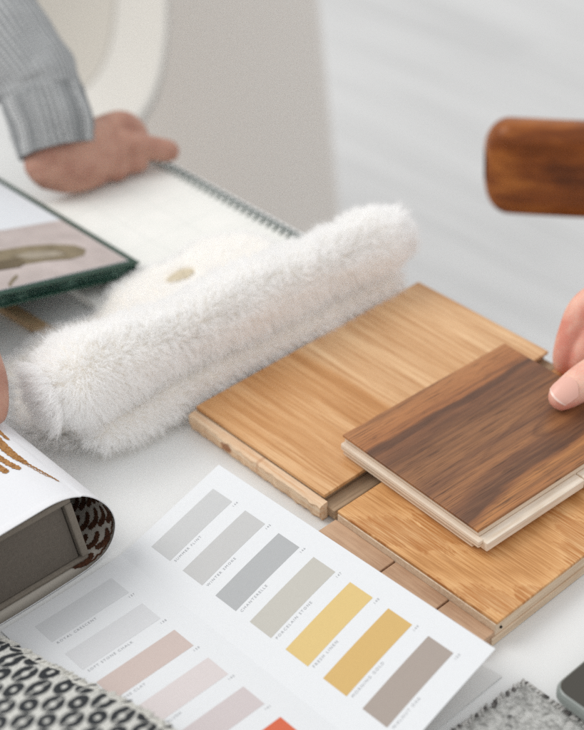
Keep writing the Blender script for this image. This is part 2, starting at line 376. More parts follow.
# tongue: jagged long pieces of pale core
b = MB(); xs = np.linspace(X0-.0005, X1+.0022, 90); prof = [(0.0, .0110), (-.0042, .0106), (-.0054, .0097), (-.0057, .0042), (-.0046, .0030), (-.0038, .0006), (0, .0006)]
vs = []
for x in xs:
    for i, (dy, z) in enumerate(prof):
        j = jag(x, i) if 0 < i < 6 else 0; br = -.0010*max(0, mnoise.noise(Vector((x*45, 3.3, 0)))) if 0 < i < 5 else 0
        vs.append((x, Y0+dy+j-br*1.2, z+j*.5))
np_ = len(prof)
fs = [(i*np_+k, i*np_+k+1, (i+1)*np_+k+1, (i+1)*np_+k) for i in range(len(xs)-1) for k in range(np_-1)]+[tuple(range(np_)), tuple(range((len(xs)-1)*np_, len(xs)*np_))[::-1]]
def tongue_mat():
    m = Mat('pale_tongue_wood', .65, .25); x, y, z = m.xyz()
    n = m.noise(m.vec(x*22, y*500, z*600), 1, 4, .6); c = m.ramp(n, [(.35, lin(212, 172, 134)), (.6, lin(232, 206, 176))])
    kx = (x+.0195)/.0042; kz = (z-.0062)/.0032; kn = m.noise(m.vec(x*500, y*500, z*500), 1, 3)
    d = (kx*kx+kz*kz).sqrt() + (kn-.5)*.9
    c = m.mix((d*-1.0+1.2).step(0, .6)*.85, c, lin(150, 96, 62))
    gx = ((x-.005)*700).abs(); c = m.mix((gx*-1.0+1.0).step(0, .6)*.4, c, lin(176, 124, 88))
    m.color(c); m.bump(n, .25, .0003); return m.m
part('tongue', vs, fs, tongue_mat(), t, smooth=False)
b = MB(); b.box(X1-.0021, X1+.0078, Y0-.0002, Y1-.0007, .0022, .0080, .0005, 2); b.box(X1-.0060, X1+.0052, Y0+.0020, Y1-.0012, .0005, .0021, .0003, 1); b.build('side_lip', M_GREY, t)
b = MB(); b.box(X1+.0054, X1+.0086, Y0+.0050, Y1-.0016, .0004, .0020, .0003, 1); b.build('lock_rail', edge_wood('dark_lock_rail_wood', lin(128, 112, 96), lin(96, 82, 68), 1.0, 1), t)

# second oak board, under the walnut
t = thing('wood_sample', 'oak board sample with flame grain and wide brown lip, under the walnut sample', 'floor board', (-.333, .46, 0), group='wood floor samples')
X0, X1, Y0, Y1 = -.3847, -.2806, .3715, .5515
b = MB(); b.box(X0, X1, Y0, Y1, .0122, ZT, .0004, 2); b.build('top_layer', oak_flecked('flame_oak_veneer', 1.7), t)
M_CORE2 = edge_wood('tan_birch_core', lin(224, 202, 176), lin(206, 180, 152), 7.0, 1)
b = MB(); b.box(X0+.0004, X1-.0006, Y0-.0004, Y1-.0004, .0050, .01215, .0003, 1); b.build('core', M_CORE2, t)
b = MB(); b.box(X0+.0010, X1+.0002, Y0-.0030, Y1-.0006, .0003, .00495, .0003, 1); b.build('base_layer', M_CORE2, t)
b = MB()
cuts = [X0-.001, X0+.0405, X0+.0755, X1-.0002]
for i in range(3): b.box(cuts[i]+.0004, cuts[i+1]-.0004, Y0-.0128, Y0-.0005, .0050, .0084-(.0003*i), .0005, 2)
b.box(cuts[0]+.002, cuts[3]-.0005, Y0-.0122, Y0-.0031, .0004, .0049, .0002, 1)
b.build('lower_lip', edge_wood('brown_lip_wood', lin(200, 166, 136), lin(172, 136, 108), 4.0, 0), t)
b = MB(); b.tube([(X1-.0012, Y0+.0032, .0085), (X1+.0001, Y0+.0032, .0085)], .0007, 10, cap=False); b.build('pin_hole', plain('dark_hole', (.03, .025, .02, 1), .8), t)

# walnut sample
WA = math.radians(-2.53)
t = thing('wood_sample', 'dark walnut board sample under the thumb, on top of the two oak boards', 'floor board', (-.4142, .4039, .0142), WA, group='wood floor samples')
WL, WW, T3 = .0963, .1209, .0128
b = MB(); b.box(0, WL, 0, WW, T3-.0016, T3, .00035, 2); b.build('top_layer', walnut_material(), t, local=True)
zs1 = [(0, lin(216, 196, 172)), (.16, lin(226, 208, 186)), (.24, lin(176, 150, 124)), (.27, lin(232, 216, 196)), (.44, lin(228, 210, 188)), (.47, lin(170, 146, 120)), (.50, lin(236, 222, 204)), (.68, lin(222, 202, 180))]
b = MB(); b.box(.0003, WL-.0004, .0012, WW-.0004, .0004, T3-.00165, .0002, 1); b.build('core', ply_edge('birch_ply_core', zs1, 0), t, local=True)
b = MB(); b.box(.0010, WL+.0030, -.0022, .0011, .0048, .0088, .0006, 2); b.box(.0018, WL-.002, -.0012, .0011, .0014, .0045, .0004, 2); b.build('tongue', ply_edge('birch_ply_tongue', zs1, 0), t, local=True)
b = MB()
b.box(WL-.0003, WL+.0060, .0004, .0700, .0030, .0082, .0005, 2); b.box(WL-.0003, WL+.0060, .0710, WW-.0006, .0030, .0082, .0005, 2)
b.box(WL-.0003, WL+.0046, .0690, .0722, .0036, .0070, .0003, 1)
b.build('side_lip', edge_wood('pale_birch_lip', lin(236, 224, 208), lin(216, 198, 176), 3.0, 1), t, local=True)

# ------------------------------------------------------------------ colour leaflet
WHITE = lin(236, 238, 240, 1.0)
def paper(name, col=lin(222, 224, 226), rough=.55): return plain(name, col, rough, .25, 400, .008, .05, .0001)
M_PAPER = paper('smooth_white_card')
def w2s(x, y, z): return tosc((x, y, z))
uR = Vector((.66897726, -.74200647, .0435409)); vR = Vector((.69912212, .64804145, .30211014)); OR = Vector((-.07194419, .52390697, .0015))
uL = Vector((.65751879, -.75186366, .04868348)); vL = Vector((.7519144, .65892512, .02103397)); OL = Vector((-.12321867, .47365973, .0015))
U0, U1 = -.0093, .1755
def mR(u, v):
    p = OR+uR*u+vR*v
    k = min(1, max(0, (v+.0128)/.0690)); ku = (u-U0)/(U1-U0)
    # ease into the shared fold
    f = (OL+uL*u+vL*.0573); g = (OR+uR*u+vR*-.0128); m = (f+g)*.5; m.z = .0012+.0058*ku
    q = tosc(p + (m-g)*(1-k)**3); q.z += .0012*math.sin(math.pi*k)*(.6+.4*math.sin(u*22)); return q
def mL(u, v):
    p = OL+uL*u+vL*v
    k = min(1, max(0, (v+.0128)/.0701)); ku = (u-U0)/(U1-U0)
    f = (OL+uL*u+vL*.0573); g = (OR+uR*u+vR*-.0128); m = (f+g)*.5; m.z = .0012+.0058*ku
    q = p + (m-f)*k**3; q.z = max(q.z, .0009); return tosc(q)
t = thing('paint_leaflet', 'open white paint colour leaflet with rows of grey, yellow and pink swatches', 'leaflet', tuple(tosc((0.0, .46, 0))))
def page(fn, v0, v1, nm='page'):
    nu, nv = 40, 24; vs, fs = [], []
    for k in (0, 1):
        base = len(vs)
        vs += [fn(U0+(U1-U0)*i/(nu-1), v0+(v1-v0)*j/(nv-1))-Vector((0, 0, .00035*k)) for i in range(nu) for j in range(nv)]
        fs += [tuple(base+q for q in (f if not k else f[::-1])) for f in grid_faces(nu, nv)]
    n1 = nu*nv; rim = [i*nv for i in range(nu)]+[(nu-1)*nv+j for j in range(1, nv)]+[i*nv+nv-1 for i in range(nu-2, -1, -1)]+[j for j in range(nv-2, 0, -1)]
    fs += [(rim[(i+1) % len(rim)], rim[i], rim[i]+n1, rim[(i+1) % len(rim)]+n1) for i in range(len(rim))]
    return part(nm, vs, fs, M_PAPER, t, smooth=False)
pR = page(mR, -.0128, .0562); pL = page(mL, -.0128, .0573)
def patch(fn, u0, u1, v0, v1, mat, par, name, lift=.00006, label=None):
    nu, nv = 6, 14
    vs = [fn(u0+(u1-u0)*i/(nu-1), v0+(v1-v0)*j/(nv-1))+Vector((0, 0, lift)) for i in range(nu) for j in range(nv)]
    return part(name, vs, grid_faces(nu, nv), mat, par, label=label)
def caption(fn, text, u, v, size, par, mat):
    cu = bpy.data.curves.new('t', 'FONT'); cu.body = text; cu.size = size; cu.resolution_u = 2; cu.space_character = 1.35
    o = bpy.data.objects.new('t', cu); COL.objects.link(o); dg = bpy.context.evaluated_depsgraph_get()
    me = bpy.data.meshes.new_from_object(o.evaluated_get(dg)); bpy.data.objects.remove(o)
    vs = [fn(u-p.co.y, v+p.co.x)+Vector((0, 0, .00008)) for p in me.vertices]; fs = [tuple(p.vertices) for p in me.polygons]
    bpy.data.meshes.remove(me); return part('caption', vs, fs, mat, par)
M_INK = plain('grey_printing_ink', lin(158, 160, 164), .6)
KP = 1.0
def sw(c): return plain('printed_swatch', lin(*c, .86), .5, .25, 500, .012)
SR = [((208, 209, 209), 'SUMMER FLINT'), ((204, 204, 203), 'WINTER SMOKE'), ((184, 186, 187), 'CHANTERELLE'), ((202, 199, 190), 'PORCELAIN STONE'),
      ((229, 200, 134), 'FRESH LINEN'), ((220, 184, 117), 'MORNING GOLD'), ((175, 163, 154), 'WALNUT OAK')]
SL = [((222, 224, 226), 'ROYAL CRESCENT'), ((224, 225, 227), 'SOFT STONE CHALK'), ((213, 196, 189), 'ROSE CLAY'), ((226, 217, 216), 'PALE BLUSH'), ((216, 206, 206), 'DUSK PETAL'), ((222, 112, 80), 'BURNT CORAL')]
for fn, rows, par, s_, w_, l_, n0 in ((mR, SR, pR, .02455, .01476, .04358, 144), (mL, SL, pL, .02453, .01415, .0444, 137)):
    for k, (c, nm) in enumerate(rows):
        patch(fn, k*s_, k*s_+w_, 0, l_, sw(c), par, 'swatch')
        caption(fn, nm, k*s_+w_+.0030, .0012, .0021, par, M_INK)
        caption(fn, str(n0+k), k*s_+w_+.0032, l_-.0022, .0019, par, M_INK)
# folded-under panel on the table
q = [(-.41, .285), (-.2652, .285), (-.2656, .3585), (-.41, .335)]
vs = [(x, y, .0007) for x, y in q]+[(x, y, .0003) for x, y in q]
part('under_panel', vs, [(0, 1, 2, 3), (7, 6, 5, 4)]+[(i, i+4, (i+1) % 4+4, (i+1) % 4) for i in range(4)], paper('shaded_under_card', lin(214, 214, 212)), t)  # leaflet card coloured greyer for the shade beneath the page

# ------------------------------------------------------------------ spiral notebook
NX0, NX1, NY0, NY1 = -.7470, -.553, .40, .5425
t = thing('spiral_notebook', 'white spiral notebook with dark green wire binding near the table edge', 'notebook', (-.63, .47, 0))
b = MB(); b.box(NX0, NX1, NY0, NY1+.006, .0006, .0018, .0004, 1); b.build('cover', paper('grey_card_cover', lin(222, 224, 222)), t)
def pages_mat():
    m = Mat('white_notebook_paper', .6, .2); x, y, z = m.xyz()
    ln = ((x/.03).frac()-.5).abs().step(.480, .496); l2 = ((y/.03).frac()-.5).abs().step(.480, .496); n = m.noise(m.coord(), 60, 3)
    c = m.ramp(n, [(.3, lin(228, 228, 223)), (.7, lin(234, 233, 228))]); m.color(m.mix((ln+l2)*.22, c, lin(150, 165, 160))); return m.m
b = MB(); b.box(NX0+.001, NX1-.001, NY0, NY1-.003, .0019, .0078, .0004, 1); b.build('page_block', pages_mat(), t)
b = MB(); x = NX0+.006; M_GREEN = plain('dark_green_wire', lin(26, 62, 50), .5, .3)
while x < NX1-.004:
    pts = [(x+.0006*math.sin(a), NY1-.0035+.0050*math.cos(a), .0062+.0036*math.sin(a)) for a in np.linspace(-.6, math.pi+.5, 14)]
    b.tube(pts, .0008, 6, cap=False); x += .0064
b.build('wire_binding', M_GREEN, t, smooth=True)

# ------------------------------------------------------------------ green catalogue, tilted up
rz = .018
r_ = at(140, 262, rz); t_ = at(0, 178, rz)
zb = rz
for i in range(200):
    p = at(0, 293, zb)
    if p.x >= r_.x-.001: break
    zb += .0005
b_ = at(0, 293, zb)
ex = (t_-r_).normalized(); ey = (b_-r_); ey = (ey-ex*ey.dot(ex)); ey.normalize(); ez = ey.cross(ex); ez = ez if ez.z > 0 else -ez
def bk(u, v, w=0): return r_+ex*u+ey*v+ez*w      # u along the far edge to the left, v towards the viewer
t = thing('catalogue', 'open picture catalogue with a dark green border, tilted up beside the notebook', 'catalogue', tuple(bk(.1, .06)[:2])+(0.0085,))
def slab(u0, u1, v0, v1, w0, w1):
    q = [(u0, v0), (u1, v0), (u1, v1), (u0, v1)]
    vs = [bk(u, v, w1) for u, v in q]+[bk(u, v, w0) for u, v in q]
    return vs, [(3, 2, 1, 0), (4, 5, 6, 7)]+[(i, (i+1) % 4, (i+1) % 4+4, i+4) for i in range(4)]
BU, BV = .30, .145
M_BGREEN = plain('dark_green_cover_board', lin(30, 64, 52), .4, .4, 80, .1)
b = MB(); b.add(*slab(0, BU, 0, BV, -.0012, 0)); b.add(*slab(-.0005, BU, -.0005, BV, -.0085, -.0072)); b.build('cover', M_BGREEN, t)
def block_mat():
    m = Mat('catalogue_page_edges', .6, .2); p = m.coord(); n = m.noise(p, 900, 3); k = m.noise(p, 55, 2)
    m.color(m.ramp(n*.4+k*.6, [(.44, lin(24, 52, 44)), (.53, lin(70, 98, 88)), (.62, lin(170, 186, 176))])); return m.m
b = MB(); b.add(*slab(.0015, BU-.002, .0012, BV-.002, -.0070, -.0013)); b.build('page_block', block_mat(), t)
def flat(pts, w, name, mat):
    return part(name, [bk(u, v, w) for u, v in pts], [tuple(range(len(pts)))[::-1]], mat, t)
flat([(.0045, .0055), (BU, .0055), (BU, BV-.003), (.0045, BV-.003)], .0002, 'page', paper('catalogue_page', lin(216, 219, 223)))
def loc_uv(px, py):                              # photo place on the tilted page
    d = FW + RT*((px-292)/FPX) - UP*((py-365)/FPX); s_ = (r_-CAMPOS).dot(ez)/d.dot(ez); p = CAMPOS+d*s_-r_; return (p.dot(ex), p.dot(ey))
def pic_mat():
    m = Mat('mauve_print', .5, .25); n = m.noise(m.coord(), 60, 4); m.color(m.ramp(n, [(.3, lin(176, 165, 161)), (.7, lin(196, 184, 180))])); return m.m
ub = loc_uv(68, 219); u2 = loc_uv(0, 231); flat([(.0050, .0060), (ub[0], .0060), u2, (BU, u2[1]+.03), (BU, BV-.0035), (.0050, BV-.0035)], .0004, 'picture', pic_mat())
def loc_uv(px, py):                              # photo place on the tilted page
    d = FW + RT*((px-292)/FPX) - UP*((py-365)/FPX); s_ = (r_-CAMPOS).dot(ez)/d.dot(ez); p = CAMPOS+d*s_-r_; return (p.dot(ex), p.dot(ey))
M_OLIVE = plain('olive_print', lin(132, 120, 98), .5, .2, 120, .2); M_OLIVE2 = plain('dark_olive_print', lin(106, 94, 74), .5, .2, 120, .2)
sw1 = [(-30, 256), (0, 251), (25, 247), (50, 245), (75, 246), (86, 250), (84, 256), (70, 260), (45, 262), (20, 266), (-30, 272)]
flat([loc_uv(*p) for p in sw1][::-1], .0006, 'picture_shape', M_OLIVE)
sw2 = [(-30, 268), (0, 262), (18, 259), (26, 263), (20, 268), (0, 271), (-30, 276)]
flat([loc_uv(*p) for p in sw2][::-1], .0008, 'picture_shape', M_OLIVE2)
sw4 = [(14, 257), (30, 253), (56, 252), (66, 255), (52, 258), (30, 260)]
flat([loc_uv(*p) for p in sw4][::-1], .0008, 'picture_shape', plain('pale_print', lin(160, 150, 134), .5, .2, 120, .1))
sw3 = [(8, 285), (12, 279), (17, 275), (18, 278), (13, 283), (10, 288)]
flat([loc_uv(*p) for p in sw3][::-1], .0006, 'picture_shape', M_OLIVE)
# wooden slat and an added dark box that fills in the shade under the catalogue
t2 = thing('wooden_ruler', 'thin pale wooden strip poking out of the shadow under the tilted catalogue', 'ruler', tuple(at(48, 330, 0)))
p0 = at(50, 334, .003); p1 = at(-70, 262, .003); d_ = (p1-p0).normalized(); s_ = Vector((-d_.y, d_.x, 0))
q = [p0-s_*.004, p0+s_*.004, p1+s_*.004, p1-s_*.004]; q = [Vector((p.x, p.y, 0.0004)) for p in q]
part('blade', q+[p+Vector((0, 0, .005)) for p in q], [(0, 1, 5, 4), (1, 2, 6, 5), (2, 3, 7, 6), (3, 0, 4, 7), (4, 5, 6, 7), (3, 2, 1, 0)], edge_wood('pale_slat_wood', lin(190, 164, 130), lin(160, 132, 100)), t2)
b_sup = bk(.20, .10, -.0085)
t3 = thing('shade_box', 'added dark low box standing in for the shade under the tilted catalogue', 'box', (b_sup.x-.05, b_sup.y, .0))
b = MB(); hz = b_sup.z-.002; cx_, cy_ = b_sup.x-.05, b_sup.y-.01
b.box(cx_-.05, cx_+.062, cy_-.03, cy_+.045, .0005, hz*.52, .002); b.build('box_body', plain('shade_box_dark', lin(60, 60, 56), .7, .2, 90, .1), t3)
b = MB(); b.box(cx_-.052, cx_+.064, cy_-.032, cy_+.047, hz*.52+.0002, hz*.60, .0015); b.build('lid', plain('shade_box_lid_dark', lin(60, 60, 57), .7, .2, 90, .1), t3)

# ------------------------------------------------------------------ sheepskin
def fur_material():
    m = bpy.data.materials.new('white_wool_fibre'); m.use_nodes = True; nt = m.node_tree; nt.nodes.clear()
    out = nt.nodes.new('ShaderNodeOutputMaterial'); d = nt.nodes.new('ShaderNodeBsdfDiffuse'); tr = nt.nodes.new('ShaderNodeBsdfTranslucent'); mx = nt.nodes.new('ShaderNodeMixShader')
    d.inputs[0].default_value = (.984, .983, .981, 1); tr.inputs[0].default_value = (.984, .983, .981, 1); mx.inputs[0].default_value = .5
    nt.links.new(d.outputs[0], mx.inputs[1]); nt.links.new(tr.outputs[0], mx.inputs[2]); nt.links.new(mx.outputs[0], out.inputs[0]); return m
M_FUR = fur_material(); M_HIDE = plain('cream_hide', lin(245, 240, 232), .8, .1, 90, .05)
t = thing('sheepskin', 'fluffy white sheepskin rolled up along one side, lying against the oak board', 'sheepskin', (-.55, .42, 0))
FP, FN, FL = [], [], []
hv, hf = MB(), None
RA = Vector((-.5345, .304, .0395)); RB = Vector((-.5205, .552, .0385))
ax = (RB-RA); AL = ax.length; ax.normalize(); sx_ = Vector((1, 0, 0)); sx_ = (sx_-ax*sx_.dot(ax)).normalized(); sz_ = sx_.cross(ax)
sz_ = sz_ if sz_.z > 0 else -sz_
def rr(s): return .0152+.0050*max(0, 1-s/.09)+.0014*math.sin(s*60)
def roll_pt(s, a, off=0):
    r = rr(s)+.0022*mnoise.noise(Vector((s*38, math.cos(a)*1.4, math.sin(a)*1.4))); e = min(s, AL-s)/.022; k = 1 if e >= 1 else max(.05, (1-(1-max(e, 0))**2))**.5
    n = sx_*math.cos(a)+sz_*math.sin(a); p = RA+ax*s+n*(r*k)
    if e < 1: n = (n*k+ax*(-1 if s < AL/2 else 1)*(1-max(e, 0))).normalized()
    return p, n
nu, nv = 60, 28; vs = []
for i in range(nu):
    for j in range(nv): vs.append(roll_pt(AL*i/(nu-1), 2*math.pi*j/nv)[0])
fs = [(i*nv+j, i*nv+(j+1) % nv, (i+1)*nv+(j+1) % nv, (i+1)*nv+j) for i in range(nu-1) for j in range(nv)]+[tuple(range(nv))[::-1], tuple(range((nu-1)*nv, nu*nv))]
hv.add(vs, fs)
N_ROLL = 120000
for _ in range(N_ROLL):
    s = RNG.random()*AL; a = RNG.random()*2*math.pi
    if math.sin(a) < -.75: continue
    p, n = roll_pt(s, a); FP.append(p); FN.append(n); FL.append(.0088)
for end in (0, 1):
    for _ in range(2500):
        rad = math.sqrt(RNG.random()); a = RNG.random()*2*math.pi
        n = sx_*math.cos(a)*rad+sz_*math.sin(a)*rad; p = (RA if end == 0 else RB)+n*rr(0 if end == 0 else AL)*.9
        FP.append(p); FN.append((n+ax*(-1 if end == 0 else 1)*1.1).normalized()); FL.append(.0085)
# folded edge of the skin under the roll
EA = Vector((-.5185, .318, .0125)); EB = Vector((-.5125, .542, .0130)); ed_ = (EB-EA); EL = ed_.length; ed_.normalize()
ex_ = (Vector((1, 0, 0))-ed_*ed_.x).normalized(); ezz = ex_.cross(ed_); ezz = ezz if ezz.z > 0 else -ezz
def edge_pt(s, a):
    r = .0098+.0016*mnoise.noise(Vector((s*45+9, math.cos(a)*1.3, math.sin(a)*1.3))); e = min(s, EL-s)/.012; k = 1 if e >= 1 else max(.05, (1-(1-max(e, 0))**2))**.5
    n = ex_*math.cos(a)+ezz*math.sin(a); p = EA+ed_*s+n*(r*k)
    if e < 1: n = (n*k+ed_*(-1 if s < EL/2 else 1)*(1-max(e, 0))).normalized()
    return p, n
nu, nv = 50, 20; vs = []
for i in range(nu):
    for j in range(nv): vs.append(edge_pt(EL*i/(nu-1), 2*math.pi*j/nv)[0])
hv.add(vs, [(i*nv+j, i*nv+(j+1) % nv, (i+1)*nv+(j+1) % nv, (i+1)*nv+j) for i in range(nu-1) for j in range(nv)]+[tuple(range(nv))[::-1], tuple(range((nu-1)*nv, nu*nv))])
for _ in range(42000):
    s = RNG.random()*EL; a = RNG.random()*2*math.pi
    if math.sin(a) < -.6: continue
    p, n = edge_pt(s, a); FP.append(p); FN.append(n); FL.append(.0088)
# under layer and flat part: heights over the table
def lay(x, y):                                   # outline of the flat skin, >0 inside
    x0 = -.636+.010*math.sin(y*40)+.006*math.sin(y*97+1)+.016*math.exp(-((y-.425)/.03)**2); x1 = -.5215+.003*math.sin(y*55)
    y0 = .306+.010*math.sin(x*70)-.02*max(0, (x+.57))*1; y1 = .515+.008*math.sin(x*60) if x < -.57 else .540
    return min(x-x0, x1-x, y-y0, y1-y)
def lz(x, y):
    nb = .0082*max(0, min(1, (y-.393)/.02))*max(0, min(1, (-.505-x)/.03))   # climbs over the notebook
    e = max(0, min(1, lay(x, y)/.010)); fl = max(0, min(1, (x+.575)/.03)); fl = fl*fl*(3-2*fl)
    return nb*(1-fl)+.0018+(.0030+.0060*fl)*math.sqrt(e)
gx, gy = np.linspace(-.66, -.50, 46), np.linspace(.29, .552, 70); idx = {}; vs = []; fs = []
for i, x in enumerate(gx):
    for j, y in enumerate(gy):
        if lay(x, y) > .0035: idx[i, j] = len(vs); vs.append((x, y, lz(x, y)))
for i in range(len(gx)-1):
    for j in range(len(gy)-1):
        q = [(i, j), (i+1, j), (i+1, j+1), (i, j+1)]
        if all(k in idx for k in q): fs.append(tuple(idx[k] for k in q))
hv.add(vs, fs)
patch_c = at(180, 275, .014)
cnt = 0
while cnt < 60000:
    x = -.66+RNG.random()*.16; y = .29+RNG.random()*.262; l = lay(x, y)
    if l < 0: continue
    if l > .012 and abs(x+.532) < .012 and RNG.random() < .9: continue
    cnt += 1
    if ((x-patch_c.x)/.0075)**2+((y-patch_c.y)/.0125)**2 < 1: continue
    e = max(0, 1-l/.014); n = Vector((0, 0, 1))
    if e > 0:
        g = Vector((lay(x+.001, y)-lay(x-.001, y), lay(x, y+.001)-lay(x, y-.001), 0))
        if g.length > 1e-6: n = (n*(1.0-.55*e)-g.normalized()*e*1.0).normalized()
    FP.append(Vector((x, y, lz(x, y)))); FN.append(n); FL.append(.0100 if x > -.555 else .0050*(.55+.45*min(1, l/.03)))
hv.build('hide', M_HIDE, t, smooth=True)
def fur_mesh(name, P, Nn, L, mat, parent, clump=.0040, width=.00015, down=.42):
    P = np.array([tuple(p) for p in P]); Nn = np.array([tuple(p) for p in Nn]); L = np.array(L); n = len(P)
    # clumps by a jittered lattice: every strand bends towards its clump's own lean
    key = np.floor(P/clump + 0.35*np.sin(P[:, [1, 2, 0]]*900)).astype(np.int64); h = (key[:, 0]*73856093) ^ (key[:, 1]*19349663) ^ (key[:, 2]*83492791)
    uq, inv = np.unique(h, return_inverse=True); k = len(uq)
    cen = np.zeros((k, 3)); cn = np.zeros((k, 3)); ct = np.bincount(inv, minlength=k)[:, None]
    for i in range(3): cen[:, i] = np.bincount(inv, P[:, i], k); cn[:, i] = np.bincount(inv, Nn[:, i], k)
    cen /= ct; cn /= np.linalg.norm(cn, axis=1, keepdims=True)+1e-9
    lean = RNG.normal(0, .20, (k, 3)); wob = np.stack([np.sin(cen[:, 1]*70+cen[:, 0]*31), np.sin(cen[:, 0]*90+2)*.6, np.zeros(k)], 1)*.30
    cd = cn+lean+wob+np.array([0.10, -.12, -down]); cd /= np.linalg.norm(cd, axis=1, keepdims=True)
    # nothing grows below the skin
    dt = (cd*cn).sum(1, keepdims=True); cd = np.where(dt < .25, cd+cn*(.3-dt), cd); cd /= np.linalg.norm(cd, axis=1, keepdims=True)
    cl = RNG.uniform(.88, 1.12, k)
    ln = (L*cl[inv]*RNG.uniform(.7, 1.1, n))[:, None]
    tip_c = cen[inv]+cd[inv]*ln; own = P+(Nn+RNG.normal(0, .28, (n, 3)))*ln*.9
    tip = tip_c*.42+own*.58+RNG.normal(0, .0006, (n, 3)); mid = P+Nn*ln*.42+(tip-P)*.16+RNG.normal(0, .0004, (n, 3))
    tip[:, 2] = np.maximum(tip[:, 2], .0006); mid[:, 2] = np.maximum(mid[:, 2], .0006)
    ts = [0, .35, .7, 1.0]; pts = [(1-t_)**2*P+2*t_*(1-t_)*mid+t_**2*tip for t_ in ts]
    side = np.cross(tip-P, Nn+RNG.normal(0, .35, (n, 3))+np.array([0, 0, .5])); side /= np.linalg.norm(side, axis=1, keepdims=True)+1e-9
    wd = [1.0, 1.0, .75, .12]
    V = np.zeros((n, 8, 3))
    for i in range(4): V[:, 2*i] = pts[i]-side*width*wd[i]; V[:, 2*i+1] = pts[i]+side*width*wd[i]
    base = (np.arange(n)*8)[:, None, None]; fq = np.array([[0, 1, 3, 2], [2, 3, 5, 4], [4, 5, 7, 6]])[None]; F = (base+fq).reshape(-1, 4)
    me = bpy.data.meshes.new(name); V = V.reshape(-1, 3)-np.array(tuple(MW[parent.name].translation))
    me.vertices.add(len(V)); me.vertices.foreach_set('co', V.ravel()); me.loops.add(F.size); me.loops.foreach_set('vertex_index', F.ravel().astype(np.int32))
    me.polygons.add(len(F)); me.polygons.foreach_set('loop_start', np.arange(0, F.size, 4, dtype=np.int32)); me.polygons.foreach_set('use_smooth', np.ones(len(F), bool))
    me.materials.append(mat); me.update(calc_edges=True)
    o = bpy.data.objects.new(name, me); COL.objects.link(o); o.parent = parent; return o
fur_mesh('fleece', FP, FN, FL, M_FUR, t)
b = MB(); pc = patch_c; vs = []
for i in range(16):
    a = 2*math.pi*i/16; vs.append((pc.x+.0050*math.cos(a)*(1+.12*math.sin(3*a)), pc.y+.0105*math.sin(a), lz(pc.x, pc.y)+.0008))
part('bare_patch', vs, [tuple(range(16))], plain('tan_hide', lin(202, 190, 166), .8, .1, 300, .15), t)

# ------------------------------------------------------------------ linen sample binder and wallpaper
def linen(name, col, sc_=1100, amt=.2):
    m = Mat(name, .85, .12); x, y, z = m.xyz(); a = m.noise(m.vec(x*300, y*2600, z*300), 1, 2); c = m.noise(m.vec(x*300, y*300, z*2600), 1, 2); n = m.noise(m.coord(), 700, 3)
    d = tuple(k*(1-amt) for k in col[:3])+(1,); u = tuple(k*(1+amt) for k in col[:3])+(1,)
    h = a*.4+c*.4+n*.2; m.color(m.ramp(h, [(.3, d), (.7, u)])); m.bump(h, .4, .0003); return m.m
M_LINEN = linen('taupe_linen_cloth', lin(124, 116, 106))
t = thing('sample_binder', 'taupe linen covered sample binder with a recessed end, under the embroidered sheet', 'binder', (-.53, .22, .0012))
shr = lambda c: Vector((c.x, c.y-.155*(c.z-.002), c.z))
FX = -.4528; ZB, ZT2 = .0016, .0475
b = MB(); b.box(-.60, FX, .12, .2697, ZT2-.0042, ZT2, .0012, 2, shear=shr); b.build('top_cover', M_LINEN, t)
b = MB(); b.box(-.60, FX-.0016, .12, .2697, ZB, ZB+.0030, .0012, 2, shear=shr); b.build('bottom_cover', M_LINEN, t)
b = MB(); b.box(-.60, FX-.0002, .2655, .2696, ZB+.0044, ZT2-.0044, .0008, 2, shear=shr); b.build('spine', M_LINEN, t)
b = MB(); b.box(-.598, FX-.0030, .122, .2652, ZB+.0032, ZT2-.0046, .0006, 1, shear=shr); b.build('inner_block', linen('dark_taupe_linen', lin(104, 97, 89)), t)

M_SHEET = plain('white_woven_wallcovering', lin(226, 227, 230), .6, .2, 900, .02, .15, .0001)
M_SHEETIN = plain('greyish_sheet_back', lin(196, 190, 180), .7, .15, 900, .03)
prof = spline([(.11, .0535, 0), (.18, .0528, 0), (.235, .0518, 0), (.257, .0500, 0), (.271, .0430, 0), (.2815, .0310, 0), (.2850, .0180, 0), (.2800, .0065, 0), (.2680, .0014, 0), (.24, .0008, 0), (.11, .0007, 0)], 12)
S = [0]
for i in range(1, len(prof)): S.append(S[-1]+(prof[i]-prof[i-1]).length)
def sheet_pt(s, x, off=0):                       # s along the wrap
    s = max(0, min(S[-1]-1e-6, s)); i = max(k for k in range(len(S)) if S[k] <= s); i = min(i, len(S)-2)
    f = (s-S[i])/(S[i+1]-S[i]); p = prof[i].lerp(prof[i+1], f); d = (prof[i+1]-prof[i]).normalized()
    nrm = Vector((-d.y, d.x, 0))                 # left of travel = outward (up on the top run)
    p = p+nrm*off; wave = .004*math.sin(s*22+1.0)*max(0, 1-abs(s-.17)/.12)
    return Vector((x+wave, p.x, p.y+.0006*math.sin(x*60)*(1 if s < .16 else 0)))
t = thing('wallcovering_sheet', 'white sheet with brown embroidered bands wrapped around the taupe binder', 'sheet', (-.53, .27, 0))
SX0, SX1 = -.64, -.4485; nu, nv = 40, len(prof); vs = []; fs = []; mi = []
for k, off in enumerate((0, -.0005)):
    base = len(vs); vs += [sheet_pt(S[j], SX0+(SX1-SX0)*i/(nu-1), off) for i in range(nu) for j in range(nv)]
    g = [tuple(base+q for q in (f if not k else f[::-1])) for f in grid_faces(nu, nv)]; fs += g; mi += [k]*len(g)
n1 = nu*nv; rim = [(nu-1)*nv+j for j in range(nv)]
g = [(rim[i], rim[i+1], rim[i+1]+n1, rim[i]+n1) for i in range(nv-1)]; fs += g; mi += [0]*len(g)
part('sheet', vs, fs, [M_SHEET, M_SHEETIN], t, smooth=True, matidx=mi)
